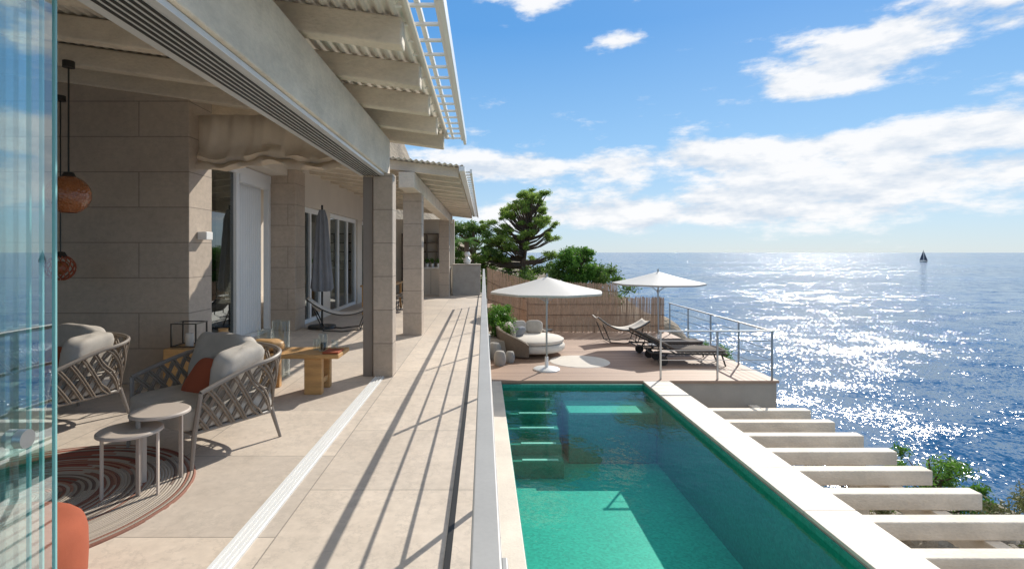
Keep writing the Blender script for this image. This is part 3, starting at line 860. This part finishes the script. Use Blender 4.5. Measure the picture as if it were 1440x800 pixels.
MB().add([(-40000,-20000,-20),(40000,-20000,-20),(40000,60000,-20),(-40000,60000,-20)],[(0,1,2,3)]).build('sea',m)
# sailboat
e=empty('sailing_boat',(1028,1246,-20),radians(-40))
vs=[(-8,0,1.6),(8,0,2.1),(-7.5,-1.8,1.6),(-7.5,1.8,1.6),(0,-2.2,1.7),(0,2.2,1.7),(-7,0,0),(6.5,0,0),(0,-1.3,-.3),(0,1.3,-.3)]
MB().add(vs,[(2,4,5,3),(4,1,5),(2,6,8,4),(4,8,7,1),(3,5,9,6),(5,1,7,9),(2,3,6)]).build('hull',M_dark,e)
M_sail=mat('sail_cloth',(.07,.08,.11),.8,.1,.3,0,3)
MB().add([(0.6,0,3),(7.4,.3,2.6),(.8,.1,24),(3.5,1.0,9)],[(0,1,3),(1,2,3),(2,0,3)]).add([(-.2,0,3.2),(-7.5,.5,3.4),(-.2,0,27),(-4,.9,11)],[(0,3,1),(1,3,2),(2,3,0)]).build('sails',M_sail,e)
MB().tube([(0,0,1.5),(0,0,28)],.14,6).build('mast',M_dark,e)

# ---------------------------------------------------------------- world
AZ=radians(32); EL=radians(34.5)
w=bpy.data.worlds.new("World"); S.world=w; w.use_nodes=True
N=w.node_tree.nodes; L=w.node_tree.links; N.clear()
out=N.new('ShaderNodeOutputWorld'); bg=N.new('ShaderNodeBackground'); L.new(bg.outputs[0],out.inputs[0])
bg.inputs['Strength'].default_value=.13
sky=N.new('ShaderNodeTexSky'); sky.sky_type='NISHITA'; sky.sun_disc=False
sky.sun_elevation=EL; sky.sun_rotation=AZ; sky.air_density=1.0; sky.dust_density=.3; sky.ozone_density=3; sky.altitude=50
tc=N.new('ShaderNodeTexCoord').outputs['Generated']
sp=N.new('ShaderNodeSeparateXYZ'); L.new(tc,sp.inputs[0])
az=mth(N,L,'ARCTAN2',sp.outputs[0],sp.outputs[1])
el=mth(N,L,'ARCSINE',sp.outputs[2])
def cloudnoise(dz,det):
    cb=N.new('ShaderNodeCombineXYZ'); L.new(az,cb.inputs[0]); L.new(mth(N,L,'MULTIPLY',mth(N,L,'ADD',el,dz),2.6),cb.inputs[1]); cb.inputs[2].default_value=3.7
    return noise(N,L,cb.outputs[0],7.5,det,.6)
def gauss(a,sa,e_,se,wt):
    A_=mth(N,L,'POWER',mth(N,L,'ABSOLUTE',mth(N,L,'DIVIDE',mth(N,L,'SUBTRACT',az,radians(a)),radians(sa))),2)
    E_=mth(N,L,'POWER',mth(N,L,'ABSOLUTE',mth(N,L,'DIVIDE',mth(N,L,'SUBTRACT',el,radians(e_)),radians(se))),2)
    return mth(N,L,'MULTIPLY',mth(N,L,'EXPONENT',mth(N,L,'MULTIPLY',mth(N,L,'ADD',A_,E_),-1)),wt)
mask=None
for g in ((3,14,8.8,1.8,.32),(34,18,9.4,1.8,.36),(38,16,6.3,1.3,.33),(20,28,3.9,1.9,.38),(36,10,17.3,2.8,.30),(31,6,15.0,1.5,.24),(14,4,21,1.2,.26),(6,6,25.5,1.6,.26),(-2,4,12.5,1.6,.12),(17,2.5,15.5,.8,.15),(120,60,12,7,.22),(-120,60,14,8,.22),(180,70,35,18,.30)):  # final entries: unseen clouds behind the camera, added as fill light
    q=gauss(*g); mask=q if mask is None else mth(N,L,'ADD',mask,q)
# unseen bright cloud overhead, added as fill light for shaded areas
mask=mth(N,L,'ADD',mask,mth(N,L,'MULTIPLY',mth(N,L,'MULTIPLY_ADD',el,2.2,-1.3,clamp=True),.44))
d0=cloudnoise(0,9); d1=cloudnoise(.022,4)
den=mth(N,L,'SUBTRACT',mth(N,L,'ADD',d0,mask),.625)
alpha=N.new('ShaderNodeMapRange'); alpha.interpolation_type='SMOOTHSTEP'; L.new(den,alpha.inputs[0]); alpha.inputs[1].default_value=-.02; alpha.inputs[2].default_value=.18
lit=mth(N,L,'MULTIPLY_ADD',mth(N,L,'SUBTRACT',d0,d1),4.5,.72,clamp=True)
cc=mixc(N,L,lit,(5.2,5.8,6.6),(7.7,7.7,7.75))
k_=1/.13
grad=ramp(N,L,mth(N,L,'DIVIDE',el,radians(90)),[(0,(.55,.70,.80)),(.03,(.50,.70,.88)),(.12,(.28,.56,.90)),(.25,(.10,.36,.80)),(.6,(.07,.24,.6)),(1,(.06,.2,.55))])
gs=N.new('ShaderNodeVectorMath'); gs.operation='SCALE'; L.new(grad,gs.inputs[0]); gs.inputs['Scale'].default_value=k_
skyc=mixc(N,L,.14,gs.outputs[0],sky.outputs[0])
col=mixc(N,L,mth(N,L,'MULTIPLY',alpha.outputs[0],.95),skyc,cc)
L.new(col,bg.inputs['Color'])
sun=bpy.data.lights.new('sun','SUN'); sun.energy=5.0; sun.angle=radians(.5); sun.color=(1,.94,.84)
so=bpy.data.objects.new('sun',sun); S.collection.objects.link(so)
d=-Vector((sin(AZ)*cos(EL),cos(AZ)*cos(EL),sin(EL))); so.rotation_euler=d.to_track_quat('-Z','Y').to_euler()

cam=bpy.data.cameras.new('camera'); co=bpy.data.objects.new('camera',cam); S.collection.objects.link(co)
co.location=(0,0,1.6); co.rotation_euler=(radians(90),0,0)
cam.sensor_width=36; cam.lens=18.75; cam.shift_x=40/1440; cam.shift_y=-45/1440; cam.clip_start=.05; cam.clip_end=100000
S.camera=co
